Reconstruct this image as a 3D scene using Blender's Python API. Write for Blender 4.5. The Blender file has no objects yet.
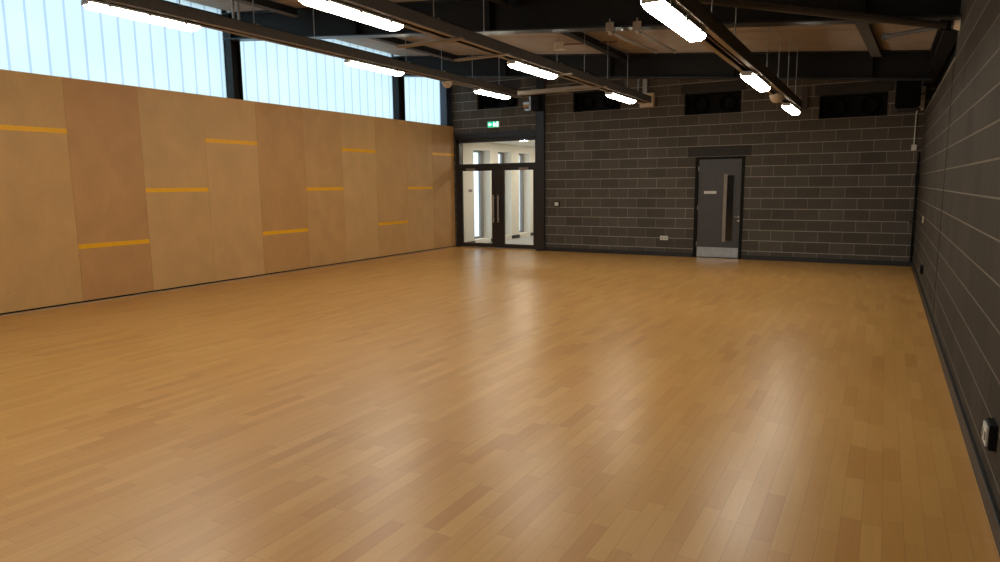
import bpy, bmesh, math, random
from mathutils import Vector, Matrix
random.seed(4)
SC = bpy.context.scene
COL = SC.collection

# ------------------------------------------------------------------ helpers
class MB:
    """collects shapes and links them as ONE mesh object"""
    def __init__(self):
        self.v, self.f, self.m, self.s = [], [], [], []
    def add(self, vs, fs, mi=0, smooth=False):
        n = len(self.v)
        self.v += [tuple(q) for q in vs]
        for q in fs:
            self.f.append([n + i for i in q]); self.m.append(mi); self.s.append(smooth)
        return self
    def box(self, x0, x1, y0, y1, z0, z1, mi=0, fz=None):
        """fz(x) optional slope added to z"""
        g = fz or (lambda x: 0.0)
        vs = [(x, y, z + g(x)) for z in (z0, z1) for x, y in ((x0, y0), (x1, y0), (x1, y1), (x0, y1))]
        return self.add(vs, [(3, 2, 1, 0), (4, 5, 6, 7), (0, 1, 5, 4), (1, 2, 6, 5), (2, 3, 7, 6), (3, 0, 4, 7)], mi)
    def obox(self, c, ax, ay, az, mi=0):
        c, ax, ay, az = Vector(c), Vector(ax), Vector(ay), Vector(az)
        vs = [c + sx * ax + sy * ay + sz * az for sz in (-1, 1) for sx, sy in ((-1, -1), (1, -1), (1, 1), (-1, 1))]
        return self.add(vs, [(3, 2, 1, 0), (4, 5, 6, 7), (0, 1, 5, 4), (1, 2, 6, 5), (2, 3, 7, 6), (3, 0, 4, 7)], mi)
    def tube(self, pts, r, n=10, mi=0, caps=True, smooth=True):
        pts = [Vector(q) for q in pts]
        rings = []
        for i, q in enumerate(pts):
            if i == 0: d = pts[1] - q
            elif i == len(pts) - 1: d = q - pts[-2]
            else: d = (pts[i + 1] - q).normalized() + (q - pts[i - 1]).normalized()
            d.normalize()
            u = d.orthogonal().normalized() if i == 0 else (U - d * U.dot(d)).normalized()
            U = u
            w = d.cross(u)
            rr = r[i] if isinstance(r, (list, tuple)) else r
            rings.append([q + rr * (math.cos(2 * math.pi * k / n) * u + math.sin(2 * math.pi * k / n) * w) for k in range(n)])
        vs = [q for R in rings for q in R]
        fs = []
        for i in range(len(pts) - 1):
            for k in range(n):
                fs.append((i * n + k, i * n + (k + 1) % n, (i + 1) * n + (k + 1) % n, (i + 1) * n + k))
        self.add(vs, fs, mi, smooth)
        if caps:
            self.add(rings[0], [tuple(range(n))[::-1]], mi); self.add(rings[-1], [tuple(range(n))], mi)
        return self
    def prism(self, poly, axis, a, b, mi=0):
        """poly: 2D outline in the two other axes, extruded along axis from a to b"""
        def P(u, v, t):
            return {'x': (t, u, v), 'y': (u, t, v), 'z': (u, v, t)}[axis]
        n = len(poly)
        vs = [P(u, v, a) for u, v in poly] + [P(u, v, b) for u, v in poly]
        fs = [tuple(range(n))[::-1], tuple(range(n, 2 * n))] + [(i, (i + 1) % n, n + (i + 1) % n, n + i) for i in range(n)]
        return self.add(vs, fs, mi)
    def build(self, name, mats, parent=None, bevel=0.0, loc=None):
        me = bpy.data.meshes.new(name)
        me.from_pydata(self.v, [], self.f)
        mats = mats if isinstance(mats, (list, tuple)) else [mats]
        for m in mats: me.materials.append(m)
        for p, mi, s in zip(me.polygons, self.m, self.s):
            p.material_index = mi; p.use_smooth = s
        bm = bmesh.new(); bm.from_mesh(me)
        bmesh.ops.recalc_face_normals(bm, faces=bm.faces[:])
        bm.to_mesh(me); bm.free()
        o = bpy.data.objects.new(name, me); COL.objects.link(o)
        if parent is not None:
            o.parent = parent
        if loc is not None:
            o.location = loc
        if bevel > 0:
            b = o.modifiers.new('Bevel', 'BEVEL'); b.width = bevel; b.segments = 2; b.limit_method = 'ANGLE'
        return o

def tag(o, label=None, cat=None, group=None, kind=None):
    if label: o['label'] = label
    if cat: o['category'] = cat
    if group: o['group'] = group
    if kind: o['kind'] = kind
    return o

def thing(name, label, cat, loc=(0, 0, 0), group=None, kind=None):
    o = bpy.data.objects.new(name, None); COL.objects.link(o)
    o.location = loc; o.empty_display_size = .1
    return tag(o, label, cat, group, kind)

def struct(name, mb, mats, parent=None, **k):
    o = mb.build(name, mats, parent, **k)
    if parent is None: o['kind'] = 'structure'
    return o

def dup(root, loc, label=None, group=None):
    r = root.copy(); COL.objects.link(r); r.location = loc
    if label: r['label'] = label
    if group: r['group'] = group
    for ch in list(root.children):
        c = ch.copy(); COL.objects.link(c); c.parent = r
        for g in list(ch.children):
            d = g.copy(); COL.objects.link(d); d.parent = c
    return r

def wall_grid(mb, us, vs, holes, place, thick, mi=0, vtop=None):
    """rectangular wall with rectangular holes. place(u, v, d): world point, d = depth into the wall"""
    us = sorted(set(us + [h[0] for h in holes] + [h[1] for h in holes]))
    vs = sorted(set(vs + [h[2] for h in holes] + [h[3] for h in holes]))
    def solid(i, j):
        if i < 0 or j < 0 or i >= len(us) - 1 or j >= len(vs) - 1: return False
        cu, cv = (us[i] + us[i + 1]) / 2, (vs[j] + vs[j + 1]) / 2
        return not any(h[0] < cu < h[1] and h[2] < cv < h[3] for h in holes)
    top = vs[-1]
    def P(u, v, d):
        if vtop and v == top: v = vtop(u)
        return place(u, v, d)
    for i in range(len(us) - 1):
        for j in range(len(vs) - 1):
            if not solid(i, j): continue
            a, b, c, d = us[i], us[i + 1], vs[j], vs[j + 1]
            mb.add([P(a, c, 0), P(b, c, 0), P(b, d, 0), P(a, d, 0)], [(0, 1, 2, 3)], mi)
            mb.add([P(a, c, thick), P(b, c, thick), P(b, d, thick), P(a, d, thick)], [(3, 2, 1, 0)], mi)
            for (ii, jj, e) in ((i - 1, j, ((a, c), (a, d))), (i + 1, j, ((b, c), (b, d))), (i, j - 1, ((a, c), (b, c))), (i, j + 1, ((a, d), (b, d)))):
                if not solid(ii, jj):
                    (u0, v0), (u1, v1) = e
                    mb.add([P(u0, v0, 0), P(u1, v1, 0), P(u1, v1, thick), P(u0, v0, thick)], [(0, 1, 2, 3)], mi)
    return mb

# ------------------------------------------------------------------ materials
def new_mat(name):
    m = bpy.data.materials.new(name); m.use_nodes = True
    nt = m.node_tree; b = nt.nodes['Principled BSDF']
    return m, nt, b
def N(nt, t, **k):
    n = nt.nodes.new(t)
    for a, v in k.items(): setattr(n, a, v)
    return n
def L(nt, a, b): nt.links.new(a, b)
def math_n(nt, op, a, b=None, c=None):
    n = N(nt, 'ShaderNodeMath', operation=op)
    for i, x in enumerate((a, b, c)):
        if x is None: continue
        if isinstance(x, (int, float)): n.inputs[i].default_value = x
        else: L(nt, x, n.inputs[i])
    return n.outputs[0]
def mixc(nt, fac, a, b, mode='MIX'):
    n = N(nt, 'ShaderNodeMix', data_type='RGBA', blend_type=mode)
    for sock, x in ((n.inputs[0], fac), (n.inputs[6], a), (n.inputs[7], b)):
        if isinstance(x, (int, float)): sock.default_value = x
        elif isinstance(x, (tuple, list)): sock.default_value = (*x[:3], 1)
        else: L(nt, x, sock)
    return n.outputs[2]
def ramp(nt, fac, stops):
    n = N(nt, 'ShaderNodeValToRGB')
    e = n.color_ramp.elements
    while len(e) < len(stops): e.new(0.5)
    for q, (p, c) in zip(e, stops): q.position = p; q.color = (*c, 1)
    L(nt, fac, n.inputs[0]); return n.outputs[0]
def plain(name, col, rough=.5, metal=0.0, noise=0.06, scale=12, spec=.5, emit=None, es=0):
    m, nt, b = new_mat(name)
    tc = N(nt, 'ShaderNodeTexCoord'); nz = N(nt, 'ShaderNodeTexNoise'); nz.inputs['Scale'].default_value = scale; nz.inputs['Detail'].default_value = 4
    L(nt, tc.outputs['Object'], nz.inputs['Vector'])
    lo = tuple(c * (1 - noise) for c in col); hi = tuple(min(1, c * (1 + noise)) for c in col)
    L(nt, ramp(nt, nz.outputs['Fac'], [(.3, lo), (.7, hi)]), b.inputs['Base Color'])
    b.inputs['Roughness'].default_value = rough; b.inputs['Metallic'].default_value = metal
    b.inputs['Specular IOR Level'].default_value = spec
    if emit:
        b.inputs['Emission Color'].default_value = (*emit, 1); b.inputs['Emission Strength'].default_value = es
    return m

def floor_mat():
    m, nt, b = new_mat('beech_strip_floor')
    tc = N(nt, 'ShaderNodeTexCoord'); sp = N(nt, 'ShaderNodeSeparateXYZ'); L(nt, tc.outputs['Object'], sp.inputs[0])
    W, LEN = .088, .52
    rx = math_n(nt, 'DIVIDE', sp.outputs['X'], W); row = math_n(nt, 'FLOOR', rx)
    wn = N(nt, 'ShaderNodeTexWhiteNoise', noise_dimensions='1D'); L(nt, row, wn.inputs['W'])
    ry = math_n(nt, 'ADD', math_n(nt, 'DIVIDE', sp.outputs['Y'], LEN), math_n(nt, 'MULTIPLY', wn.outputs['Value'], 7.3))
    col = math_n(nt, 'FLOOR', ry)
    cv = N(nt, 'ShaderNodeCombineXYZ'); L(nt, row, cv.inputs[0]); L(nt, col, cv.inputs[1])
    w2 = N(nt, 'ShaderNodeTexWhiteNoise', noise_dimensions='2D'); L(nt, cv.outputs[0], w2.inputs['Vector'])
    base = ramp(nt, w2.outputs['Value'], [(0, (0.569, 0.277, 0.073)), (0.1, (0.616, 0.318, 0.085)), (0.45, (0.651, 0.347, 0.097)), (0.8, (0.672, 0.369, 0.106)), (1, (0.703, 0.399, 0.122))])
    mp = N(nt, 'ShaderNodeMapping'); mp.inputs['Scale'].default_value = (38, 2.2, 1); L(nt, tc.outputs['Object'], mp.inputs[0])
    gz = N(nt, 'ShaderNodeTexNoise'); gz.inputs['Scale'].default_value = 1.0; gz.inputs['Detail'].default_value = 6; L(nt, mp.outputs[0], gz.inputs['Vector'])
    base = mixc(nt, .38, base, ramp(nt, gz.outputs['Fac'], [(.25, (.78, .74, .70)), (.75, (1, 1, 1))]), 'MULTIPLY')
    # fine joints between the strips
    fx = math_n(nt, 'FRACT', rx); fy = math_n(nt, 'FRACT', ry)
    ex = math_n(nt, 'LESS_THAN', math_n(nt, 'MINIMUM', fx, math_n(nt, 'SUBTRACT', 1.0, fx)), .012)
    ey = math_n(nt, 'LESS_THAN', math_n(nt, 'MINIMUM', fy, math_n(nt, 'SUBTRACT', 1.0, fy)), .0022)
    e = math_n(nt, 'MAXIMUM', ex, ey)
    base = mixc(nt, math_n(nt, 'MULTIPLY', e, .45), base, (.16, .075, .03))
    L(nt, base, b.inputs['Base Color'])
    sm = N(nt, 'ShaderNodeTexNoise'); sm.inputs['Scale'].default_value = .7; sm.inputs['Detail'].default_value = 3; L(nt, tc.outputs['Object'], sm.inputs['Vector'])
    mr = N(nt, 'ShaderNodeMapRange'); mr.inputs[3].default_value = .29; mr.inputs[4].default_value = .35; L(nt, sm.outputs['Fac'], mr.inputs[0])
    L(nt, mr.outputs[0], b.inputs['Roughness'])
    b.inputs['Specular IOR Level'].default_value = .72
    b.inputs['Coat Weight'].default_value = .0; b.inputs['Coat Roughness'].default_value = .32
    bp = N(nt, 'ShaderNodeBump'); bp.inputs['Strength'].default_value = .015; bp.inputs['Distance'].default_value = .002
    L(nt, w2.outputs['Value'], bp.inputs['Height']); L(nt, bp.outputs[0], b.inputs['Normal'])
    return m

def block_mat(name, uaxis, u0, z0, vert, bcol, mcol, streak=0.0):
    """stretcher bond of 440 x 215 blocks; uaxis 'X' or 'Y' runs along the wall"""
    m, nt, b = new_mat(name)
    tc = N(nt, 'ShaderNodeTexCoord'); sp = N(nt, 'ShaderNodeSeparateXYZ'); L(nt, tc.outputs['Object'], sp.inputs[0])
    u = math_n(nt, 'DIVIDE', math_n(nt, 'SUBTRACT', sp.outputs[uaxis], u0), .45)
    v = math_n(nt, 'DIVIDE', math_n(nt, 'SUBTRACT', sp.outputs['Z'], z0), .225)
    row = math_n(nt, 'FLOOR', v)
    off = math_n(nt, 'MULTIPLY', math_n(nt, 'FLOORED_MODULO', row, 2.0), .5)
    uu = math_n(nt, 'ADD', u, off); col = math_n(nt, 'FLOOR', uu)
    fu = math_n(nt, 'FRACT', uu); fv = math_n(nt, 'FRACT', v)
    du = math_n(nt, 'MULTIPLY', math_n(nt, 'MINIMUM', fu, math_n(nt, 'SUBTRACT', 1.0, fu)), .45)
    dv = math_n(nt, 'MULTIPLY', math_n(nt, 'MINIMUM', fv, math_n(nt, 'SUBTRACT', 1.0, fv)), .225)
    def soft(d, w):
        mr = N(nt, 'ShaderNodeMapRange'); mr.inputs[1].default_value = w * .6; mr.inputs[2].default_value = w * 1.3
        mr.inputs[3].default_value = 1; mr.inputs[4].default_value = 0; L(nt, d, mr.inputs[0]); return mr.outputs[0]
    bed, perp = soft(dv, .0065), soft(du, .0065)
    # some perpend joints are fuller than others
    cv = N(nt, 'ShaderNodeCombineXYZ'); L(nt, row, cv.inputs[0]); L(nt, col, cv.inputs[1])
    wn = N(nt, 'ShaderNodeTexWhiteNoise', noise_dimensions='2D'); L(nt, cv.outputs[0], wn.inputs['Vector'])
    nz = N(nt, 'ShaderNodeTexNoise'); nz.inputs['Scale'].default_value = 1.4; nz.inputs['Detail'].default_value = 5; L(nt, tc.outputs['Object'], nz.inputs['Vector'])
    fine = N(nt, 'ShaderNodeTexNoise'); fine.inputs['Scale'].default_value = 45; fine.inputs['Detail'].default_value = 4; L(nt, tc.outputs['Object'], fine.inputs['Vector'])
    blk = mixc(nt, wn.outputs['Value'], tuple(c * .82 for c in bcol), tuple(c * 1.16 for c in bcol))
    blk = mixc(nt, .55, blk, ramp(nt, nz.outputs['Fac'], [(.25, (.72, .72, .74)), (.75, (1, 1, 1))]), 'MULTIPLY')
    blk = mixc(nt, .5, blk, ramp(nt, fine.outputs['Fac'], [(.3, (.62, .62, .62)), (.7, (1, 1, 1))]), 'MULTIPLY')
    if streak:
        mp = N(nt, 'ShaderNodeMapping'); mp.inputs['Scale'].default_value = (9, 9, .5); L(nt, tc.outputs['Object'], mp.inputs[0])
        st = N(nt, 'ShaderNodeTexNoise'); st.inputs['Scale'].default_value = 1; st.inputs['Detail'].default_value = 5; L(nt, mp.outputs[0], st.inputs['Vector'])
        blk = mixc(nt, streak, blk, ramp(nt, st.outputs['Fac'], [(.3, (.62, .62, .62)), (.7, (1, 1, 1))]), 'MULTIPLY')
    mort = mixc(nt, nz.outputs['Fac'], tuple(c * .7 for c in mcol), tuple(c * 1.15 for c in mcol))
    k = math_n(nt, 'MAXIMUM', bed, math_n(nt, 'MULTIPLY', perp, math_n(nt, 'MULTIPLY', math_n(nt, 'ADD', math_n(nt, 'MULTIPLY', wn.outputs['Value'], .6), .4), vert)))
    L(nt, mixc(nt, k, blk, mort), b.inputs['Base Color'])
    b.inputs['Roughness'].default_value = .85; b.inputs['Specular IOR Level'].default_value = .25
    bp = N(nt, 'ShaderNodeBump'); bp.inputs['Strength'].default_value = .5; bp.inputs['Distance'].default_value = .004
    L(nt, math_n(nt, 'ADD', math_n(nt, 'MULTIPLY', fine.outputs['Fac'], .5), math_n(nt, 'MULTIPLY', k, -1.0)), bp.inputs['Height'])
    L(nt, bp.outputs[0], b.inputs['Normal'])
    return m

def ply_mat(name, tone):
    m, nt, b = new_mat(name)
    tc = N(nt, 'ShaderNodeTexCoord'); oi = N(nt, 'ShaderNodeObjectInfo')
    ad = N(nt, 'ShaderNodeVectorMath', operation='ADD'); L(nt, tc.outputs['Object'], ad.inputs[0])
    sc = N(nt, 'ShaderNodeVectorMath', operation='SCALE'); L(nt, oi.outputs['Location'], sc.inputs[0]); sc.inputs['Scale'].default_value = 3.7
    L(nt, sc.outputs[0], ad.inputs[1])
    mp = N(nt, 'ShaderNodeMapping'); mp.inputs['Scale'].default_value = (1, 1.5, 1.1); L(nt, ad.outputs[0], mp.inputs[0])
    nz = N(nt, 'ShaderNodeTexNoise'); nz.inputs['Scale'].default_value = 1.9; nz.inputs['Detail'].default_value = 9; nz.inputs['Distortion'].default_value = .4; L(nt, mp.outputs[0], nz.inputs['Vector'])
    mp2 = N(nt, 'ShaderNodeMapping'); mp2.inputs['Scale'].default_value = (1, 26, 2.0); L(nt, ad.outputs[0], mp2.inputs[0])
    g = N(nt, 'ShaderNodeTexNoise'); g.inputs['Scale'].default_value = 1.3; g.inputs['Detail'].default_value = 5; L(nt, mp2.outputs[0], g.inputs['Vector'])
    a = tuple(c * .87 for c in tone); c2 = tuple(min(1, c * 1.07) for c in tone)
    base = ramp(nt, nz.outputs['Fac'], [(.2, a), (.8, c2)])
    base = mixc(nt, .16, base, ramp(nt, g.outputs['Fac'], [(.3, (.8, .78, .74)), (.7, (1, 1, 1))]), 'MULTIPLY')
    kn = N(nt, 'ShaderNodeTexVoronoi'); kn.inputs['Scale'].default_value = 1.5; L(nt, ad.outputs[0], kn.inputs['Vector'])
    km = N(nt, 'ShaderNodeMapRange'); km.inputs[1].default_value = .012; km.inputs[2].default_value = .03; km.inputs[3].default_value = .3; km.inputs[4].default_value = 0; L(nt, kn.outputs['Distance'], km.inputs[0])
    base = mixc(nt, km.outputs[0], base, (.2, .1, .04))
    L(nt, base, b.inputs['Base Color'])
    b.inputs['Roughness'].default_value = .5; b.inputs['Specular IOR Level'].default_value = .35
    return m

def translucent_mat(name, col, gloss=.06):
    """milky polycarbonate: daylight from outside comes through diffused"""
    m, nt, b = new_mat(name); nt.nodes.remove(b)
    out = nt.nodes['Material Output']
    t = N(nt, 'ShaderNodeBsdfTranslucent'); t.inputs[0].default_value = (*col, 1)
    d = N(nt, 'ShaderNodeBsdfDiffuse'); d.inputs[0].default_value = (.7, .75, .8, 1)
    nz = N(nt, 'ShaderNodeTexNoise'); nz.inputs['Scale'].default_value = 1.2
    tc = N(nt, 'ShaderNodeTexCoord'); L(nt, tc.outputs['Object'], nz.inputs['Vector'])
    L(nt, ramp(nt, nz.outputs['Fac'], [(.3, tuple(c * .95 for c in col)), (.7, col)]), t.inputs[0])
    mx = N(nt, 'ShaderNodeMixShader'); mx.inputs[0].default_value = .1
    L(nt, t.outputs[0], mx.inputs[1]); L(nt, d.outputs[0], mx.inputs[2])
    g = N(nt, 'ShaderNodeBsdfGlossy'); g.inputs['Roughness'].default_value = .25
    m2 = N(nt, 'ShaderNodeMixShader'); m2.inputs[0].default_value = gloss
    L(nt, mx.outputs[0], m2.inputs[1]); L(nt, g.outputs[0], m2.inputs[2])
    L(nt, m2.outputs[0], out.inputs[0]); return m

def glass_mat(name, tint=(.98, .99, .99)):
    m, nt, b = new_mat(name); nt.nodes.remove(b)
    out = nt.nodes['Material Output']
    t = N(nt, 'ShaderNodeBsdfTransparent'); t.inputs[0].default_value = (*tint, 1)
    g = N(nt, 'ShaderNodeBsdfGlossy'); g.inputs['Roughness'].default_value = .02
    fr = N(nt, 'ShaderNodeFresnel'); fr.inputs[0].default_value = 1.45
    ge = N(nt, 'ShaderNodeNewGeometry'); fac = math_n(nt, 'MULTIPLY', fr.outputs[0], math_n(nt, 'SUBTRACT', 1.0, ge.outputs['Backfacing']))
    mx = N(nt, 'ShaderNodeMixShader'); L(nt, fac, mx.inputs[0]); L(nt, t.outputs[0], mx.inputs[1]); L(nt, g.outputs[0], mx.inputs[2])
    L(nt, mx.outputs[0], out.inputs[0]); return m

def emit_mat(name, col, s):
    m, nt, b = new_mat(name)
    b.inputs['Base Color'].default_value = (.8, .8, .78, 1); b.inputs['Roughness'].default_value = .35
    b.inputs['Emission Color'].default_value = (*col, 1); b.inputs['Emission Strength'].default_value = s
    return m

LAMP = 38.5
M = {}
M['floor'] = floor_mat()
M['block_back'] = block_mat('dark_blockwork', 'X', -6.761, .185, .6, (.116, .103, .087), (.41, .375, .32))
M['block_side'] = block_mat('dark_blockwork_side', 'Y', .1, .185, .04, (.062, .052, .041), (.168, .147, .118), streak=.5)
TONES = [(0.685, 0.425, 0.184), (0.608, 0.345, 0.134), (0.646, 0.383, 0.157), (0.695, 0.436, 0.189), (0.657, 0.394, 0.161), (0.667, 0.41, 0.176), (0.596, 0.345, 0.139), (0.685, 0.43, 0.184), (0.646, 0.398, 0.161), (0.594, 0.33, 0.134), (0.673, 0.42, 0.179)]
PLY = [ply_mat('birch_plywood', t) for t in TONES]
M['stripe'] = plain('yellow_laminate', (.95, .50, .006), .42, noise=.04)
M['poly'] = translucent_mat('milky_polycarbonate', (.875, .955, .98))
M['rib'] = translucent_mat('polycarbonate_rib', (.60, .66, .79))
M['steel_black'] = plain('black_steel_paint', (.017, .018, .022), .38, noise=.15, spec=.5)
M['web'] = plain('black_beam_web', (.0085, .0085, .009), .5, noise=.15, spec=.25)
M['steel_blue'] = plain('blue_black_steel_paint', (.032, .042, .070), .42, noise=.12)
M['deck'] = plain('roof_deck_boards', (.31, .25, .20), .75, noise=.12, scale=2)
M['galv'] = plain('galvanised_steel', (.46, .45, .43), .36, metal=.85, noise=.12, scale=20)
M['tray'] = plain('grey_brown_trunking', (.078, .073, .069), .7, noise=.1, spec=.25)
M['lip'] = plain('zinc_trunking_lip', (.30, .265, .23), .6, metal=.1, noise=.1, spec=.3)
M['cable'] = plain('brown_cable', (.16, .075, .05), .6)
M['black'] = plain('matt_black', (.006, .006, .0065), .65, noise=.2, spec=.2)
M['ventblack'] = plain('vent_black', (.004, .004, .0045), .8, spec=.1)
M['blackgloss'] = plain('black_plastic', (.007, .007, .008), .5, spec=.25)
M['housing'] = plain('pale_grey_plastic', (.62, .62, .58), .45, noise=.03)
M['lamp'] = emit_mat('lit_diffuser', (1.0, .93, .78), LAMP)
M['clip'] = plain('steel_clip', (.55, .55, .54), .3, metal=.8)
M['white'] = plain('white_plastic', (.75, .74, .70), .4, noise=.02)
M['cream'] = plain('cream_plastic', (.62, .52, .40), .5, noise=.03)
M['frame'] = plain('dark_aluminium_frame', (.022, .022, .026), .42, noise=.08)
M['glass'] = glass_mat('clear_glass')
M['darkglass'] = plain('dark_vision_glass', (.012, .012, .013), .12)
M['inox'] = plain('brushed_steel', (.58, .56, .54), .32, metal=.9, noise=.05, scale=40)
M['kick'] = plain('kick_plate_steel', (.50, .60, .72), .3, metal=.85, noise=.1, scale=9)
M['door'] = plain('dark_grey_door', (.070, .069, .076), .5, noise=.05)
M['skirt'] = plain('black_skirting', (.022, .023, .026), .45, noise=.1)
M['trim'] = plain('pale_wood_edge', (.50, .33, .19), .5)
M['lobbywall'] = plain('cream_paint', (.80, .76, .68), .7, noise=.02)
M['lobbyfloor'] = plain('grey_vinyl', (.42, .41, .40), .3, noise=.12, scale=3)
M['lobbyframe'] = plain('grey_window_frame', (.24, .24, .25), .4)
M['sign_green'] = emit_mat('exit_green', (.0, .42, .20), 1.5); M['sign_green'].node_tree.nodes['Principled BSDF'].inputs['Base Color'].default_value = (.0, .25, .12, 1)
M['sign_white'] = emit_mat('exit_white', (.75, 1.0, .9), 1.6)
M['lintel'] = plain('dark_concrete_lintel', (.034, .031, .029), .8, noise=.12)
M['brown'] = plain('brown_casing', (.22, .13, .06), .5)

# ------------------------------------------------------------------ dimensions (metres)
D, A, B, NEAR = 15.161, -9.983, .557, -4.0
def zr(x): return 3.73 - .09 * x                  # underside of the roof deck
def zb(x): return 3.28 - .09 * x                  # underside of the steel beams
def slope(x): return -.09 * x
HP = 3.175
BEAMS = [(-1.05, 'behind'), (3.65, 'near'), (8.36, 'mid'), (13.06, 'far')]

# ------------------------------------------------------------------ room shell
mb = MB().box(A - .35, B + .3, NEAR - .2, D + .3, -.15, 0)
struct('floor', mb, M['floor'])

# back wall with door openings and the four vent openings stepping down with the roof
VENTS = [(-9.25, -8.06, 3.56, 4.01), (-6.58, -5.39, 3.335, 3.785), (-3.93, -2.74, 3.11, 3.56), (-1.24, -.05, 2.885, 3.335)]
holes = [(-9.95, -7.52, 0.0, 2.98), (-3.65, -2.61, 0.0, 2.20)] + VENTS
mb = wall_grid(MB(), [A - .35, B + .3], [0.0, 4.6], holes, lambda u, v, d: (u, D + d, v), .3, vtop=lambda u: zr(u) + .0)
struct('wall_back', mb, M['block_back'])
mb = wall_grid(MB(), [NEAR - .2, D], [0.0, zr(B) + .0], [(8.66, D + 1, 2.9, 9)], lambda u, v, d: (B + d, u, v), .3)
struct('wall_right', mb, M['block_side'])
mb = MB().box(B + .16, B + .3, 8.66, D, 2.9, zr(B) - .03)
tag(struct('trim_1', mb, M['black']), 'black cladding panel recessed high in the right wall')
mb = MB().box(A - .35, B + .3, NEAR - .2, NEAR, 0, 3.72, fz=lambda x: 0)
mb = MB(); mb.add([(A - .35, NEAR, 0), (B + .3, NEAR, 0), (B + .3, NEAR, zr(B + .3)), (A - .35, NEAR, zr(A - .35)), (A - .35, NEAR - .2, 0), (B + .3, NEAR - .2, 0), (B + .3, NEAR - .2, zr(B + .3)), (A - .35, NEAR - .2, zr(A - .35))],
       [(0, 1, 2, 3), (7, 6, 5, 4), (0, 4, 5, 1), (1, 5, 6, 2), (2, 6, 7, 3), (3, 7, 4, 0)])
struct('wall_front', mb, M['block_back'])
mb = MB().box(A - .35, A - .27, NEAR, D, 0, HP - .03)
struct('wall_left', mb, M['lobbywall'])
mb = MB().box(A - .26, A - .012, NEAR, D, HP - .03, HP)
tag(struct('trim_2', mb, M['trim']), 'plywood ledge along the top of the left wall panels')
mb = MB().box(A - .05, A - .03, NEAR, D, 0.0, .06)
struct('trim_3', mb, M['black'])  # black strip stands in for the shade in the gap under the panels
mb = MB().box(A - .03, A + .075, NEAR, D - .02, 0.0, .012)
tag(struct('trim_4', mb, M['trim']), 'pale floor edge strip under the plywood wall')

# roof deck, with board joints running across the room
mb = MB()
y = NEAR - .2
while y < D + .29:
    y1 = min(y + 1.18, D + .3)
    mb.box(A + .03, B + .45, y, y1 - .02, 3.73, 3.85, fz=slope)
    y += 1.18
mb.box(A - .5, B + .45, NEAR - .2, D + .3, 3.80, 3.95, fz=slope)
struct('ceiling', mb, M['deck'])

tag(struct('trim_13', MB().box(B - .006, B + .15, 8.66, D - .01, 2.9, 2.912), M['lip']), 'pale sill edge of the recess high in the right wall')
# joint line in the right wall, skirtings
mb = MB().box(B - .003, B + .004, 8.80, 8.815, 0.12, 2.9)
tag(struct('trim_5', mb, M['black']), 'dark movement joint in the right block wall')
struct('baseboard_right', MB().box(B - .022, B, NEAR, D, 0, .105), M['skirt'], bevel=.004)
mb = MB().box(-7.30, -3.66, D - .022, D, 0, .10)
mb.box(-2.60, B - .022, D - .022, D, 0, .10)
struct('baseboard_back', mb, M['skirt'], bevel=.004)

# lintels over the vents and the single door
for i, (x0, x1, z0, z1) in enumerate(VENTS):
    o = struct('trim_%d' % (6 + i), MB().box(x0 - .08, x1 + .08, D - .006, D + .1, z1, z1 + .215), M['lintel'])
o = struct('trim_10', MB().box(-3.83, -2.485, D - .006, D + .1, 2.21, 2.425), M['lintel'])
o['label'] = 'dark concrete lintel over the grey door'

# ------------------------------------------------------------------ left wall plywood panels with yellow strips
JOINTS = [-4.0, -3.2, -2.12, -1.04, .04, 1.12, 2.20, 3.28, 4.29, 5.365, 6.447, 7.582, 8.672, 9.808, 10.875, 11.973, 13.10, 14.154, 15.15]
HEI = {8: 2.44, 9: .82, 10: 1.61, 11: 2.43, 12: .79, 13: 1.595, 14: 2.41, 15: .785, 16: 1.59, 17: 2.44}
PL = {8: 'high yellow strip at the left picture edge', 9: 'low yellow strip, second nearest the camera',
      10: 'mid-height yellow strip, third nearest the camera', 11: 'high yellow strip under the first post',
      12: 'low yellow strip, fifth nearest the camera', 13: 'mid-height yellow strip, midway along the wall',
      14: 'high yellow strip, left of the second window post', 15: 'low yellow strip, third from the doors',
      16: 'mid-height yellow strip, second from the glazed doors', 17: 'high yellow strip, beside the glazed doors'}
for i in range(len(JOINTS) - 1):
    if i < 5: continue
    y0, y1 = JOINTS[i], JOINTS[i + 1]
    t = thing('plywood_panel', 'plywood wall panel with ' + PL[i] if i in PL else 'plywood wall panel behind the camera, number %d from the near wall' % (i - 4), 'wall panel', (A, y0, .035), 'plywood panels along the left wall')
    MB().box(-.022, 0, .0015, y1 - y0 - .0015, 0, HP - .035).build('board', PLY[i % len(PLY)], t)
    z = HEI.get(i, (.8, 1.6, 2.43)[i % 3])
    MB().box(-.004, .002, .004, y1 - y0 - .004, z - .032 - .035, z + .032 - .035).build('inlay_strip', M['stripe'], t)

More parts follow.
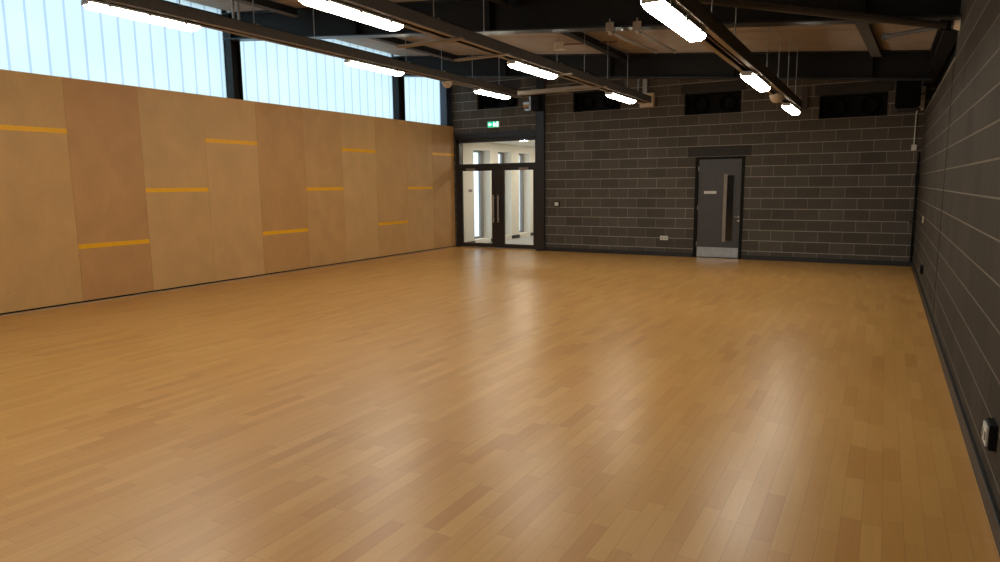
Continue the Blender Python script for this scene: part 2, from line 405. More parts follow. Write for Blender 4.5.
# ------------------------------------------------------------------ clerestory glazing, header and columns on the left wall
GX = A - .30
bays = [(NEAR, -1.165), (-.935, 3.54), (3.77, 8.275), (8.475, 12.94), (13.18, 14.905)]
for i, (y0, y1) in enumerate(bays):
    w = thing('window_%d' % (i + 1), ['high translucent window behind the camera', 'high translucent window near the camera', 'large ribbed translucent window at upper left', 'ribbed translucent window between the two dark posts', 'narrow ribbed translucent window right of the second post'][i], 'window', (GX, y0, HP), kind='structure')
    del w['category']
    # one hollow-walled sheet; the welted seams are bands of its inner face
    ya, yb, zt = -.16, y1 - y0 + .16, 1.545
    cuts = [ya]; k = math.ceil((y0 - .14 - 4.871) / .2588)
    while 4.871 + k * .2588 < y1 + .12:
        yy = 4.871 + k * .2588 - y0; cuts += [yy - .017, yy + .017]; k += 1
    cuts.append(yb)
    mb = MB()
    n = len(cuts)
    vs = [(0, q, 0) for q in cuts] + [(0, q, zt) for q in cuts] + [(-.03, q, 0) for q in cuts] + [(-.03, q, zt) for q in cuts]
    for q in range(n - 1):
        mb.add(vs, [(q, q + 1, n + q + 1, n + q)], q % 2)
        mb.add(vs, [(2 * n + q + 1, 2 * n + q, 3 * n + q, 3 * n + q + 1), (q + 1, q, 2 * n + q, 2 * n + q + 1), (n + q, n + q + 1, 3 * n + q + 1, 3 * n + q)], 0)
    mb.add(vs, [(0, n, 3 * n, 2 * n), (n - 1, 3 * n - 1, 4 * n - 1, 2 * n - 1)], 0)
    clean = {}
    for q in mb.v: clean.setdefault(q, len(clean))
    mb.f = [[clean[mb.v[a]] for a in ff] for ff in mb.f]; mb.v = list(clean)
    mb.build('pane', [M['poly'], M['rib']], w)
    hb = MB().box(.004, .10, -.05, y1 - y0 + .05, 1.325, 1.435)
    hb.build('header', M['steel_blue'], w)
    MB().box(.0, .045, -.05, y1 - y0 + .05, .0, .03).build('sill', M['frame'], w)

def h_column(name, label, x, yc, w, dpt, z1, mat):
    """H section standing on the floor, flanges facing along the wall"""
    t = 0.018
    mb = MB()
    mb.box(x - dpt / 2, x + dpt / 2, yc - w / 2, yc - w / 2 + t, 0, z1)
    mb.box(x - dpt / 2, x + dpt / 2, yc + w / 2 - t, yc + w / 2, 0, z1)
    mb.box(x - .006, x + .006, yc - w / 2 + t, yc + w / 2 - t, 0, z1)
    c = thing(name, label, 'column', (0, 0, 0), 'steel columns along the glazing')
    mb.build('shaft', mat, c)
    MB().box(x - dpt / 2 - .01, x + dpt / 2 + .01, yc - w / 2 - .02, yc + w / 2 + .02, 0, .02).build('base_plate', mat, c)
    MB().box(x - dpt / 2, x + dpt / 2, yc - w / 2 - .01, yc + w / 2 + .01, z1, z1 + .02).build('cap_plate', mat, c)
    return c
CX = A - .14
h_column('steel_column', 'dark steel column between the first and second window at upper left', CX, 8.375, .20, .16, zr(CX) - .05, M['web'])
h_column('steel_column', 'dark steel column left of the narrow third window', CX, 13.06, .24, .16, zr(CX) - .05, M['web'])
h_column('steel_column', 'blue-black steel column in the far left corner above the plywood', CX, 15.03, .25, .2, zr(CX) - .05, M['steel_blue'])
h_column('steel_column', 'steel column beside the camera, out of the picture', CX, 3.655, .23, .16, zr(CX) - .05, M['steel_black'])
h_column('steel_column', 'steel column behind the camera', CX, -1.05, .23, .16, zr(CX) - .05, M['steel_black'])
c = thing('steel_post', 'dark steel post right of the glazed double doors', 'column', (-7.41, D - .03, 0))
MB().box(-.105, .105, -.06, .03, 0, 4.30).build('shaft', M['frame'], c, bevel=.004)
MB().box(-.115, .115, -.068, .03, 0, .10).build('base_cover', M['frame'], c)

# pair of pale conduits dropping from the deck to a box behind the left trunking
t = thing('conduit_drop', 'pair of pale vertical conduits at the top above the first window post', 'conduit', (-9.0, 7.50, 4.10))
hz = zr(-9.0) - 4.10
for dy in (0, .10):
    MB().tube([(0, dy, hz + .002), (0, dy, .10)], .021, 10).build('pipe', M['galv'], t)
MB().box(-.05, .05, -.05, .15, 0, .11).build('junction_box', M['tray'], t, bevel=.006)
MB().box(-.04, .04, -.05, .15, hz - .03, hz + .002).build('mounting_plate', M['galv'], t)

# ------------------------------------------------------------------ steel roof beams (I sections) and purlins
for yc, tagname in BEAMS:
    lab = {'behind': 'black steel roof beam behind the camera', 'near': 'black steel roof beam above the camera',
           'mid': 'large black steel roof beam across the top of the picture, the nearer one', 'far': 'black steel roof beam just in front of the block back wall'}[tagname]
    t = thing('roof_beam', lab, 'beam', (0, yc, 0), 'steel roof beams')
    x0, x1 = A - .24, B - .01
    MB().box(x0, x1, -.007, .007, 3.30, 3.71, fz=slope).build('web', M['web'], t)
    MB().box(x0, x1, -.105, .105, 3.28, 3.30, fz=slope).build('lower_flange', M['steel_black'], t)
    MB().box(x0, x1, -.105, .105, 3.71, 3.728, fz=slope).build('upper_flange', M['steel_black'], t)
    for xs in (-7.2, -4.83, -2.5, -.3):
        MB().box(xs - .006, xs + .006, -.1, .1, 3.30, 3.71, fz=slope).build('stiffener', M['web'], t)
spans = [(NEAR, -1.16, 'behind the camera'), (-.94, 3.54, 'above the camera'), (3.76, 8.25, 'in the bay before the nearer beam'), (8.47, 12.95, 'between the two roof beams'), (13.17, D, 'against the back wall')]
for xs, side in ((-8.4, 'left'), (-4.53, 'middle'), (-.33, 'right')):
    for y0, y1, where in spans:
        if side == 'right' and y0 > 8 and y0 < 9: continue
        t = thing('roof_purlin', '%s dark roof purlin %s' % (side, where), 'purlin', (xs, y0, zr(xs)), 'roof purlins')
        MB().box(-.006, .006, 0, y1 - y0, -.13, -.006).build('web', M['web'], t)
        MB().box(-.065, .065, 0, y1 - y0, -.142, -.13).build('flange', M['tray'] if side == 'left' else M['steel_black'], t)

t = thing('eaves_beam', 'dark eaves beam along the recess at the top of the right wall', 'beam', (B + .02, 8.70, zr(B)))
MB().box(-.09, .09, 0, D - 8.72, -.30, -.285).box(-.09, .09, 0, D - 8.72, -.02, -.008).build('flange', M['steel_black'], t)
MB().box(-.006, .006, 0, D - 8.72, -.285, -.02).build('web', M['web'], t)
t = thing('roof_purlin', 'skewed dark purlin under the pale deck at upper right, between the two roof beams', 'purlin', (-.37, 10.70, 3.695), 'roof purlins')
v = Vector((.12, 2.22, -.011)); sd = Vector((1, -.12, -.09)).normalized()
MB().obox((0, 0, -.03), v, sd * .075, Vector((0, 0, .006))).build('flange', M['tray'], t)
MB().obox((0, 0, .022), v, sd * .006, Vector((0, 0, .046))).build('web', M['web'], t)
# diagonal wind bracing under the deck at the right
def brace(name, label, p0, p1, r=.05):
    t = thing(name, label, 'brace', p0, 'bracing tubes by the right wall')
    v = Vector(p1) - Vector(p0)
    MB().tube([(0, 0, 0), v], r, 14).build('tube', M['tray'], t)
    d = v.normalized()
    for q in (Vector((0, 0, 0)), v):
        MB().obox(q, d * .06, d.cross(Vector((0, 0, 1))).normalized() * .006, Vector((0, 0, r * 1.4))).build('mounting_plate', M['steel_black'], t)
brace('bracing_tube', 'long diagonal bracing tube at top right in front of the nearer beam', (.42, 8.19, 3.15), (-3.6, 5.35, 3.55), .036)
brace('bracing_tube', 'short thin bracing tube by the right wall behind the nearer beam', (.50, 8.58, 3.225), (-.10, 9.28, 3.30), .022)
t = thing('bracket_cap', 'small beige bracket cap high on the right wall at the end of the bracing', 'bracket', (B - .05, 8.46, 3.21))
MB().tube([(.0, 0, 0), (.05, 0, 0)], [.05, .075], 16).build('cap', M['cream'], t)
MB().tube([(-.12, 0, .0), (0, 0, 0)], .025, 10).build('spigot', M['tray'], t)

# beam clamps carrying a short pipe under the nearer beam
for k, (xx, lab) in enumerate(((-3.085, 'left beam clamp under the nearer roof beam'), (-2.736, 'right beam clamp under the nearer roof beam'))):
    t = thing('beam_clamp', lab, 'clamp', (xx, 8.27, zb(xx)), 'beam clamps under the nearer roof beam')
    MB().box(-.05, .05, -.05, .05, -.045, .0).box(-.05, .05, -.05, -.02, 0, .06).build('jaw', M['lip'], t, bevel=.004)
    MB().tube([(0, -.035, -.07), (0, -.035, .10)], .008, 8).build('bolt', M['galv'], t)
    MB().tube([(-.02, 0, -.055), (.02, 0, -.055)], .03, 12).build('clip', M['galv'], t)
for xx, lab in ((-3.05, 'long thin pipe running back under the deck from the left beam clamp'), (-2.72, 'long thin pipe running back under the deck from the right beam clamp')):
    t = thing('pipe', lab, 'pipe', (xx, 8.27, zb(xx) - .06), 'pipes on the beam clamps')
    e = Vector((-.55, 3.6, zr(xx - .5) - .09 - zb(xx)))
    MB().tube([(0, 0, 0), (0, .4, 0.0), e], .022, 10).build('tube', M['lip'], t)
    MB().tube([e * .99, e], .034, 10).build('end_collar', M['galv'], t)
# junction box on the deck
t = thing('junction_box', 'small beige junction box under the roof deck between the beams', 'junction box', (-5.31, 11.6, zr(-5.31)))
MB().box(-.09, .09, -.07, .07, -.13, -.012).build('case', M['cream'], t, bevel=.008)
MB().box(-.03, .03, -.03, .03, -.02, .002).build('mount', M['galv'], t)
MB().box(-.10, .10, -.08, .08, -.145, -.13).build('lid', M['cream'], t, bevel=.005)
MB().tube([(.09, 0, -.06), (.7, 0, -.10), (1.1, 0, -.12)], .014, 8).build('cable', M['cable'], t)

# ------------------------------------------------------------------ lighting trunking runs
RUNS = [  # x, z of the lamp bottoms, start, end, lamp starts, rods
    (-7.10, 3.44, -3.6, 13.45, (-3.0, .5, 4.12, 7.95, 11.62), 'left'),
    (-4.33, 3.165, -3.6, 13.75, (-2.6, .9, 4.33, 7.98, 11.58), 'middle'),
    (-1.40, 2.77, -3.6, 12.75, (None, -.4, 4.48, 8.0, 11.45), 'right')]  # its unseen lamp near the camera is added to lift the near floor
proto = None
def make_lamp():
    """1.27 m batten: origin at the underside, near end"""
    t = thing('strip_light', 'x', 'strip light', (0, 0, 0), 'fluorescent strip lights under the trunking')
    Ln = 1.27
    d = MB()
    tp = [(-.068, .0, .052), (.068, .0, .052), (.068, Ln, .052), (-.068, Ln, .052)]
    md = [(-.066, .012, .03), (.066, .012, .03), (.066, Ln - .012, .03), (-.066, Ln - .012, .03)]
    bt = [(-.046, .05, .0), (.046, .05, .0), (.046, Ln - .05, .0), (-.046, Ln - .05, .0)]
    fs = [(3, 2, 1, 0), (8, 9, 10, 11)]
    for a in (0, 4):
        for k in range(4): fs.append((a + k, a + (k + 1) % 4, a + 4 + (k + 1) % 4, a + 4 + k))
    d.add(tp + md + bt, fs)
    d.build('diffuser', M['lamp'], t)
    hs = MB().prism([(-.072, .052), (.072, .052), (.072, .062), (.05, .083), (-.05, .083), (-.072, .062)], 'y', -.008, Ln + .008)
    hs.build('housing', M['housing'], t, bevel=.003)
    for yy in (-.016, Ln + .004):
        MB().box(-.06, .06, yy, yy + .012, .03, .076).build('end_cap', M['housing'], t, bevel=.003)
    for yy in (.2, .635, 1.07):
        for sx in (-1, 1):
            MB().box(sx * .072 - .006, sx * .072 + .006, yy - .02, yy + .02, .038, .074).build('clip', M['clip'], t)
    for yy in (.2, 1.07):
        MB().box(-.04, .04, yy - .02, yy + .02, .079, .0965).build('mounting_bracket', M['galv'], t)
    return t
LAB = {('left', 2): 'strip light at top left against the bright window', ('left', 3): 'strip light of the left run in front of the second window',
       ('left', 4): 'farthest strip light of the left run, above the glazed doors', ('middle', 2): 'large strip light at the top, nearest of the middle run',
       ('middle', 3): 'second strip light of the middle run, at the top centre', ('middle', 4): 'farthest strip light of the middle run, by a pale box',
       ('right', 2): 'brightest and largest strip light at top right of centre', ('right', 3): 'second strip light of the right run, before the round sensor',
       ('right', 4): 'smallest strip light, farthest of the right run, beyond the round sensor'}
for x, zl, ya, yb, lamps, side in RUNS:
    gap = .10
    t = thing('lighting_trunking', '%s run of suspended grey lighting trunking along the room' % side, 'trunking', (x, 0, zl + gap), 'suspended trunking runs')
    MB().box(-.09, -.082, ya, yb, 0.0, .13).box(.082, .09, ya, yb, 0.0, .13).box(-.09, .09, ya, yb, .122, .13).build('channel', M['tray'], t)
    MB().box(-.092, -.045, ya, yb, -.004, .006).box(.045, .092, ya, yb, -.004, .006).build('lip', M['lip'], t)
    MB().tube([(-.02, ya + .05, .03), (-.018, (ya + yb) / 2, .028), (-.02, yb - .05, .03)], .010, 8).tube([(.018, ya + .05, .028), (.02, yb - .05, .03)], .008, 8).build('cable', M['cable'], t)
    MB().box(-.088, .088, yb - .002, yb + .006, .0, .13).build('end_cap', M['tray'], t)
    y = 5.18 - 1.05 * 8
    while y < yb:
        if y > ya and not any(abs(y - q) < .14 for q, _ in BEAMS):
            r = MB().tube([(0, y, .13), (0, y, zr(x) - zl - gap)], .006, 8).build('hanger_rod', M['galv'], t)
            MB().box(-.07, .07, y - .018, y + .018, .130, .146).build('saddle', M['galv'], r)
        y += 1.05
    for k, y0 in enumerate(lamps):
        if y0 is None: continue
        if proto is None:
            proto = make_lamp(); proto.location = (x, y0, zl); o = proto
        else:
            o = dup(proto, (x, y0, zl))
        o['label'] = LAB.get((side, k), 'unseen strip light of the %s run, %s' % (side, ('farthest behind the camera', 'just behind the camera')[k] if k < 2 else ''))  # lamps behind the camera are unseen, added to brighten the near floor
# cross struts under the trunking
def strut(label, x0, x1, y, z, h=.035, w=.05):
    t = thing('cross_strut', label, 'strut', ((x0 + x1) / 2, y, z), 'galvanised cross struts on the trunking')
    mt = M['lip']
    hx = (x1 - x0) / 2
    MB().box(-hx, hx, -w / 2, w / 2, 0, .004).box(-hx, hx, -w / 2, -w / 2 + .004, 0, h).box(-hx, hx, w / 2 - .004, w / 2, 0, h).build('channel', mt, t)
    for sx in (-1, 1):
        MB().box(sx * hx - .004, sx * hx + .004, -w / 2, w / 2, 0, h).build('end_cap', M['lip'], t)
    MB().tube([(hx - .06, 0, .004), (hx - .06, 0, h)], .008, 8).build('hanger_bolt', M['galv'], t)
strut('galvanised strut beneath the middle trunking before the nearer beam', -5.05, -4.18, 6.55, 3.242, .017, .10)
strut('galvanised strut beside the near end of the second middle strip light', -4.95, -4.18, 7.62, 3.242, .017, .10)
strut('small galvanised strut at the far end of the second middle strip light', -4.55, -4.12, 9.45, 3.242, .017, .06)
strut('long galvanised strut between the left and middle trunking near the far beam', -6.60, -4.75, 12.45, 3.44, .08, .12)
strut('short galvanised strut beneath the middle trunking near the far beam', -4.85, -4.15, 10.95, 3.242, .017, .10)

# round presence sensors under the trunking
def sensor(label, loc):
    t = thing('presence_sensor', label, 'sensor', loc, 'round presence sensors')
    n, rings = 20, 6
    vs, fs = [], []
    for j in range(rings + 1):
        a = math.pi / 2 * j / rings
        for k in range(n): vs.append((.09 * math.cos(a) * math.cos(2 * math.pi * k / n), .09 * math.cos(a) * math.sin(2 * math.pi * k / n), -.085 * math.sin(a)))
    for j in range(rings):
        for k in range(n): fs.append((j * n + k, j * n + (k + 1) % n, (j + 1) * n + (k + 1) % n, (j + 1) * n + k))
    MB().add(vs, fs, 0, True).build('dome', M['cream'], t)
    MB().tube([(0, 0, -.002), (0, 0, .025)], .096, 24).build('base', M['cream'], t)
    MB().box(-.03, .03, -.03, .03, .025, .04).build('mount', M['galv'], t)
sensor('round beige sensor under the left trunking beside the narrow window', (-7.1, 10.6, 3.496))
sensor('round beige sensor between the last two strip lights of the right run', (-1.4, 10.36, 2.826))

# ------------------------------------------------------------------ back wall fittings
VL = ['far left, behind the left strip light', 'above and right of the glazed doors', 'above the grey door', 'at the right, beside the speaker']
for (x0, x1, z0, z1), nm in zip(VENTS, VL):
    t = thing('vent_unit', 'black vent opening in the back wall, ' + nm, 'vent', ((x0 + x1) / 2, D + .06, z0), 'black vent openings in a row')
    hx, hz = (x1 - x0) / 2 - .004, z1 - z0 - .004
    mb = MB().box(-hx, hx, .18, .20, .004, hz).box(-hx, -hx + .02, 0, .2, .004, hz).box(hx - .02, hx, 0, .2, .004, hz).box(-hx, hx, 0, .2, .004, .024).box(-hx, hx, 0, .2, hz - .02, hz)
    mb.build('casing', M['black'], t)
    for sx in (-1, 1):
        du = MB()
        n = 24; ro, ri, dp = .165, .135, .14
        vs, fs = [], []
        for (r, yy) in ((ro, .18), (ro, .03), (ri, .03), (ri, .17)):
            for k in range(n): vs.append((sx * .29 + r * math.cos(2 * math.pi * k / n), yy, hz / 2 + r * math.sin(2 * math.pi * k / n)))
        for j in range(3):
            for k in range(n): fs.append((j * n + k, j * n + (k + 1) % n, (j + 1) * n + (k + 1) % n, (j + 1) * n + k))
        du.add(vs, fs, 0, True); du.build('duct_spigot', M['ventblack'], t)

# loudspeaker in the far right corner
t = thing('loudspeaker', 'black loudspeaker on a bracket in the far right corner', 'speaker', (.265, 14.74, 2.98))
MB().prism([(-.20, -.16), (.20, -.16), (.16, .16), (-.16, .16)], 'z', 0, .62).build('cabinet', M['ventblack'], t, bevel=.012)
MB().box(-.185, .185, -.172, -.16, .02, .60).build('grille', M['ventblack'], t, bevel=.004)
MB().box(-.03, .03, .16, .40, .26, .32).box(-.06, .06, .39, .415, .18, .40).build('bracket', M['steel_black'], t)
MB().box(-.17, .21, -.12, .16, -.06, -.02).build('shelf', M['steel_black'], t)
t = thing('cable_riser', 'pale cream cable cover on the back wall beside the black speaker', 'cable cover', (.51, D - .06, 2.95))
MB().box(-.05, .04, 0, .055, 0, .62).build('cover', M['white'], t, bevel=.006)
MB().box(-.055, .042, -.006, .0, .28, .31).build('strap', M['lip'], t)
# conduits and boxes
t = thing('wall_conduit', 'grey conduit on the back wall right of the last strip light', 'conduit', (-1.51, D - .05, 3.10))
MB().box(-.055, .055, 0, .045, 0, zb(-1.51) + .1 - 3.10).build('cover', M['tray'], t, bevel=.005)
MB().box(-.065, .065, -.008, .046, .02, .06).build('end_piece', M['tray'], t)
t = thing('cable_drop', 'thin pale cable down the far right corner to a small white box', 'cable', (.43, D - .02, 2.24))
MB().tube([(0, 0, .05), (0.0, 0, .65), (.02, 0, .74)], .011, 8).build('cable', M['white'], t)
MB().box(-.04, .05, -.04, .02, -.03, .08).build('outlet_box', M['white'], t, bevel=.008)
t = thing('corner_conduit', 'dark conduit down the far right corner to the floor', 'conduit', (.515, D - .022, .10))
MB().tube([(0, 0, 0), (0, 0, 2.08)], .020, 10).build('pipe', M['blackgloss'], t)
MB().box(-.07, .0, -.025, .02, .74, .80).build('tee_box', M['skirt'], t, bevel=.004)
MB().box(-.03, .035, -.03, .02, 1.50, 1.68).build('switch_box', M['black'], t, bevel=.004)
# white control box near the end of the middle trunking
t = thing('control_box', 'pale square box on the back wall at the end of the middle trunking', 'box', (-4.76, D - .12, 3.33))
MB().box(-.15, .17, 0, .12, 0, .31).build('case', M['cream'], t, bevel=.01)
MB().box(-.13, .15, -.012, 0, .02, .29).build('cover', M['cream'], t, bevel=.006)
MB().box(-.10, .0, .05, .115, .31, .66).build('riser', M['galv'], t)
MB().box(-.12, .14, .118, .125, .03, .28).build('mounting_plate', M['galv'], t)
MB().tube([(-.2, .05, .66), (-.2, .05, .1), (-.15, .05, .1)], .016, 8).build('conduit', M['galv'], t)
# fan heater / metal cylinder by the post
t = thing('wall_heater', 'small metal and black unit high beside the steel post', 'heater', (-7.52, D - .34, 3.43))
MB().tube([(-.20, .10, .16), (-.02, .10, .16)], .15, 20).build('drum', M['inox'], t)
MB().box(-.215, -.195, .02, .18, .02, .10).build('side_vent', M['brown'], t)
MB().box(.0, .20, -.02, .24, -.02, .36).build('case', M['black'], t, bevel=.01)
MB().box(-.04, .0, -.03, .0, .0, .30).box(-.16, .0, -.03, .0, -.02, .015).build('frame', M['inox'], t)
MB().box(.0, .21, -.03, .25, .38, .46).build('top_plate', M['cream'], t, bevel=.006)
MB().box(.06, .16, .22, .25, .1, .3).build('mounting_bracket', M['steel_black'], t)
# exit sign
t = thing('exit_sign', 'green and white lit emergency exit sign above the glazed doors', 'sign', (-8.735, D - .075, 3.085))
MB().box(-.17, .17, 0, .07, 0, .155).build('case', M['white'], t, bevel=.006)
MB().box(-.158, .158, -.006, 0, .008, .147).build('green_panel', M['sign_green'], t)
MB().prism([(-.145, .078), (-.095, .125), (-.095, .096), (-.05, .096), (-.05, .060), (-.095, .060), (-.095, .031)], 'y', -.010, -.006).build('arrow', M['sign_white'], t)
rm = MB()
def limb(pts, r):
    for (a, b2) in zip(pts, pts[1:]):
        a, b2 = Vector((a[0], 0, a[1])), Vector((b2[0], 0, b2[1])); d = (b2 - a); u = d.normalized(); w = Vector((-u.z, 0, u.x))
        rm.obox((a + b2) / 2 + Vector((0, -.008, 0)), d / 2 + u * r * .6, w * r, Vector((0, .002, 0)))
limb([(.035, .105), (.045, .070)], .011)
limb([(.045, .070), (.02, .050), (.018, .022)], .008); limb([(.045, .070), (.068, .055), (.085, .030)], .008)
limb([(.035, .105), (.01, .095), (.0, .075)], .006); limb([(.037, .102), (.06, .088), (.075, .098)], .006)
rm.tube([(.026, -.010, .127), (.026, -.006, .127)], .011, 12)
rm.build('running_figure', M['sign_white'], t)
MB().box(.105, .150, -.010, -.006, .02, .135).build('doorway_symbol', M['sign_white'], t)
# switches and sockets
def plate(name, label, cat, loc, w, h, face, back=None, axis='y', extra=None):
    t = thing(name, label, cat, loc, None)
    sgn = -1
    if axis == 'y':
        if back: MB().box(-w * .75, w * .75, -.035, 0, -h * .72, h * .72).build('back_box', back, t, bevel=.004)
        y0 = -.035 if back else 0
        MB().box(-w / 2, w / 2, y0 - .012, y0, -h / 2, h / 2).build('face_plate', face, t, bevel=.003)
        for q in (extra or []): MB().box(q[0] - .012, q[0] + .012, y0 - .016, y0 - .011, -.02, .02).build('rocker' if len(extra) == 1 else 'socket_outlet', M['white'] if len(extra) == 1 else M['lip'], t)
    else:
        if back: MB().box(-.035, 0, -w * .6, w * .6, -h * .65, h * .65).build('back_box', back, t, bevel=.004)
        x0 = -.035 if back else 0
        MB().box(x0 - .012, x0, -w / 2, w / 2, -h / 2, h / 2).build('face_plate', face, t, bevel=.003)
        for q in (extra or []): MB().box(x0 - .016, x0 - .011, q[0] - .012, q[0] + .012, -.02, .02).build('rocker' if len(extra) == 1 else 'socket_outlet', M['lip'], t)
    return t
plate('light_switch', 'small white light switch on a black box right of the glazed doors', 'switch', (-6.985, D, 1.165), .10, .09, M['white'], M['black'], 'y', [(0,)])
plate('wall_socket', 'white double socket low on the back wall left of the grey door', 'socket', (-4.31, D, .41), .18, .095, M['white'], None, 'y', [(-.04,), (.04,)])
plate('wall_switch', 'white switch plate on the right wall near the far corner', 'switch', (B, 12.5, 1.035), .16, .10, M['cream'], None, 'x', [(0,)])
plate('wall_socket', 'dark double socket low on the right wall near the far corner', 'socket', (B, 11.5, .36), .16, .09, M['skirt'], M['black'], 'x', [(-.04,), (.04,)])
plate('wall_socket', 'grey socket on a dark box low on the right wall at the picture edge', 'socket', (B, 4.02, .375), .12, .10, M['housing'], M['black'], 'x', [(-.04,), (.04,)])

# ------------------------------------------------------------------ glazed double doors (door_1) and the lobby beyond
d1 = thing('door_1', 'dark framed glazed double doors with a fanlight', 'door', (-8.73, D + .02, 0), kind='structure'); del d1['category']
def bx(x0, x1, y0, y1, z0, z1): return MB().box(x0 + 8.73, x1 + 8.73, y0, y1, z0, z1)
fr = bx(-9.95, -9.835, 0, .12, 0, 2.83)
fr.box(-7.60 + 8.73, -7.52 + 8.73, 0, .12, 0, 2.83); fr.box(-9.95 + 8.73, -7.52 + 8.73, 0, .12, 2.74, 2.83)
fr.build('frame', M['frame'], d1, bevel=.004)
bx(-9.95, -7.52, -.02, .12, 2.08, 2.19).build('transom', M['frame'], d1, bevel=.004)
bx(-9.95, -7.52, -.05, .14, 2.83, 2.98).build('head_beam', M['frame'], d1, bevel=.004)
bx(-9.835, -7.60, .05, .06, 2.19, 2.74).build('fanlight_pane', M['glass'], d1)
bx(-9.835, -7.60, .02, .10, 0, .015).build('threshold', M['inox'], d1)
for (x0, x1, gx0, gx1, lab) in ((-9.83, -8.715, -9.775, -8.87, 'l'), (-8.705, -7.605, -8.50, -7.665, 'r')):
    lf = bx(x0, gx0, .02, .07, .02, 2.08)
    for q in ((gx1, x1, .02, 2.08), (gx0, gx1, .02, .125), (gx0, gx1, 2.01, 2.08)):
        lf.box(q[0] + 8.73, q[1] + 8.73, .02, .07, q[2], q[3])
    lf = lf.build('door_leaf', M['frame'], d1, bevel=.003)
    bx(gx0, gx1, .04, .05, .125, 2.01).build('glass_pane', M['glass'], lf)
    hx = (-8.785 if lab == 'l' else -8.645) + 8.73
    MB().tube([(hx, -.05, .68), (hx, -.05, 1.39)], .021, 12).tube([(hx, -.05, .76), (hx, .02, .76)], .012, 8).tube([(hx, -.05, 1.31), (hx, .02, 1.31)], .012, 8).build('pull_handle', M['inox'], lf)
    cx = -9.62 if lab == 'l' else -8.05
    bx(cx, cx + .26, -.03, .02, 2.015, 2.075).build('door_closer', M['lip'], lf, bevel=.006)

LX0, LX1, LY1, LZ = -10.40, -6.4, 25.0, 2.84
struct('floor_lobby', MB().box(LX0, LX1, D + .3, LY1, -.15, 0), M['lobbyfloor'])
struct('ceiling_lobby', MB().box(LX0, LX1, D + .3, LY1 + .2, LZ, LZ + .2), M['lobbywall'])
F, Rr = -9.9, -10.14
wins = [(16.0, 16.9), (17.37, 18.17), (18.68, 19.44), (19.95, 20.75), (21.3, 22.1), (22.6, 23.4)]
mb = wall_grid(MB(), [D + .3, LY1], [0.0, LZ], [(a, b2, .12, 2.62) for a, b2 in wins], lambda u, v, d: (F - d, u, v), .34)
struct('wall_lobby_left', mb, M['lobbywall'])
struct('wall_lobby_right', MB().box(LX1, LX1 + .2, D + .3, LY1, 0, LZ), M['lobbywall'])
struct('wall_lobby_back', MB().box(LX0, LX1 + .2, LY1, LY1 + .2, 0, LZ), M['lobbywall'])
mb = MB()
e = D + .3
for a, b2 in wins + [(LY1, LY1)]:
    mb.box(F, F + .015, e, a, 0, .10); e = b2
struct('baseboard_lobby', mb, M['skirt'])
for i, (a, b2) in enumerate(wins):
    w = thing('window_%d' % (6 + i), 'tall narrow lobby window seen through the glazed doors', 'window', (Rr, a, .12), kind='structure'); del w['category']
    h = 2.5; wd = b2 - a
    f = MB().box(-.06, 0, 0, .06, 0, h).box(-.06, 0, wd - .17, wd, 0, h).box(-.06, 0, .06, wd - .17, 0, .06).box(-.06, 0, .06, wd - .17, h - .06, h)
    f.build('window_frame', M['lobbyframe'], w)
    MB().box(-.04, -.03, .06, wd - .17, .06, h - .06).build('pane', M['glass'], w)
t = thing('wall_plaque', 'small grey plaque on the lobby wall behind the left glass door', 'sign', (F, 15.72, 1.46))
MB().box(0, .012, 0, .17, 0, .07).build('plate', M['lip'], t); MB().box(.012, .014, .02, .15, .025, .045).build('inset', M['lobbyframe'], t)
DL = None
for k, (xx, yy, lab) in enumerate(((-8.65, 16.6, 'round lobby downlight nearest the glazed doors'), (-8.65, 19.0, 'second round lobby downlight behind the glazed doors'), (-8.65, 22.0, 'farthest round lobby downlight behind the glazed doors'))):
    t = thing('downlight', lab, 'downlight', (xx, yy, LZ), 'lobby downlights')
    MB().tube([(0, 0, -.012), (0, 0, 0)], .13, 24).build('trim_ring', M['white'], t)
    MB().tube([(0, 0, -.016), (0, 0, -.012)], .105, 24).build('lens', emit_mat('downlight_lens', (1, .88, .70), 230) if DL is None else DL, t)
    DL = bpy.data.materials['downlight_lens']

# ------------------------------------------------------------------ single door (door_2)
d2 = thing('door_2', 'dark grey single door with a narrow vision panel and steel kick plate', 'door', (-3.13, D, 0), kind='structure'); del d2['category']
def b2x(x0, x1, y0, y1, z0, z1): return MB().box(x0 + 3.13, x1 + 3.13, y0, y1, z0, z1)
f = b2x(-3.65, -3.585, -.012, .14, 0, 2.20)
f.box(-2.675 + 3.13, -2.61 + 3.13, -.012, .14, 0, 2.20); f.box(-3.585 + 3.13, -2.675 + 3.13, -.012, .14, 2.155, 2.20)
f.build('frame', M['black'], d2, bevel=.003)
lf = b2x(-3.580, -2.68, .02, .065, .008, 2.15).build('door_leaf', M['door'], d2, bevel=.003)
b2x(-3.572, -2.688, .014, .021, .02, .235).build('kick_plate', M['kick'], lf)
b2x(-2.965, -2.825, .012, .021, .39, 1.80).build('vision_panel', M['darkglass'], lf)
f = b2x(-3.035, -2.965, -.002, .021, .36, 1.83); f.build('pull_plate', M['lip'], lf, bevel=.004)
f = b2x(-2.965, -2.80, .006, .021, .365, .39); f.box(-2.965 + 3.13, -2.80 + 3.13, .006, .021, 1.80, 1.82); f.box(-2.825 + 3.13, -2.80 + 3.13, .006, .021, .39, 1.80)
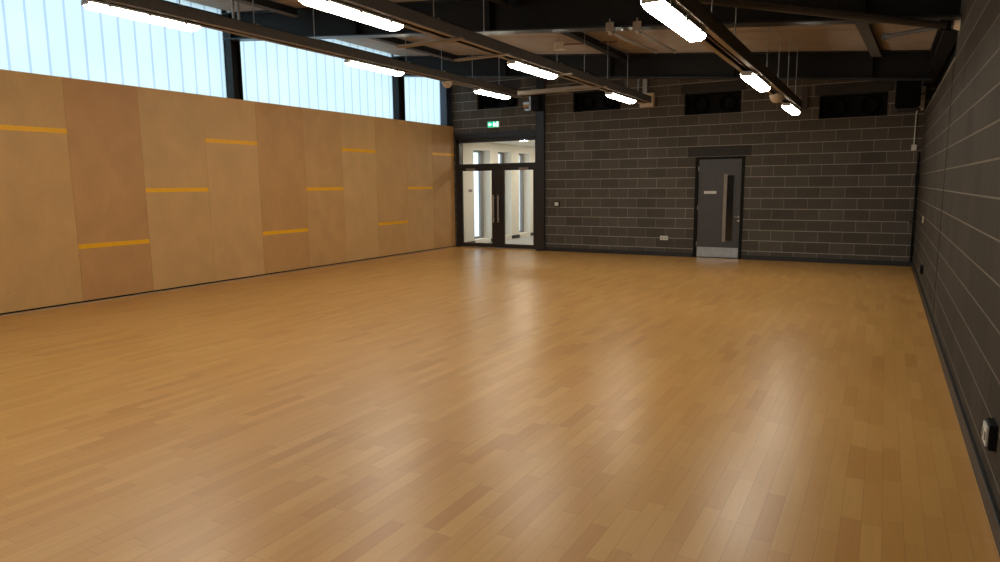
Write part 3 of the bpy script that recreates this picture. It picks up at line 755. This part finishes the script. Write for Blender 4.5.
f.build('glazing_bead', M['door'], lf)
MB().tube([(.36, .02, .905), (.36, -.045, .905), (.45, -.048, .905)], .011, 10).tube([(.42, .014, .905), (.42, .022, .905)], .026, 14).build('lever_handle', M['inox'], lf)
MB().tube([(.425, .012, .825), (.425, .022, .825)], .024, 14).build('lock_escutcheon', M['inox'], lf)
b2x(-3.45, -3.19, .012, .021, 1.405, 1.465).build('name_plate', M['white'], lf)
for zz in (.25, 1.05, 1.9):
    b2x(-3.60, -3.575, .0, .022, zz, zz + .1).build('hinge', M['inox'], lf)
struct('trim_11', MB().box(-3.70, -2.56, D + .15, D + .3, 0, 2.25), M['black'])
struct('trim_12', MB().box(-9.3, B + .3, D + .27, D + .3, 2.85, 4.2), M['black'])

# ------------------------------------------------------------------ daylight and camera
w = bpy.data.worlds.new('overcast_sky'); SC.world = w; w.use_nodes = True
bg = w.node_tree.nodes['Background']; bg.inputs[0].default_value = (.76, .92, 1.0, 1); bg.inputs[1].default_value = 1.70

f_px, yaw, pitch, roll, h = 672.3967, .5171, .1415, -.0097, 1.6354
cy, sy = math.cos(yaw), math.sin(yaw)
fw = Vector((-sy * math.cos(pitch), cy * math.cos(pitch), -math.sin(pitch)))
rt = Vector((cy, sy, 0)); up = rt.cross(fw)
c, s = math.cos(roll), math.sin(roll)
r2, u2 = c * rt + s * up, -s * rt + c * up
cam = bpy.data.cameras.new('camera'); cam.sensor_width = 36; cam.lens = f_px / 1000 * 36; cam.clip_start = .05
co = bpy.data.objects.new('camera', cam); COL.objects.link(co)
co.matrix_world = Matrix(((r2.x, u2.x, -fw.x, 0), (r2.y, u2.y, -fw.y, 0), (r2.z, u2.z, -fw.z, h), (0, 0, 0, 1)))
SC.camera = co
SC.view_settings.view_transform = 'Standard'; SC.view_settings.look = 'None'
SC.view_settings.gamma = 1; SC.view_settings.use_curve_mapping = False
SC.view_settings.exposure = 0.10
SC.cycles.max_bounces = 10; SC.cycles.diffuse_bounces = 6; SC.cycles.transparent_max_bounces = 12
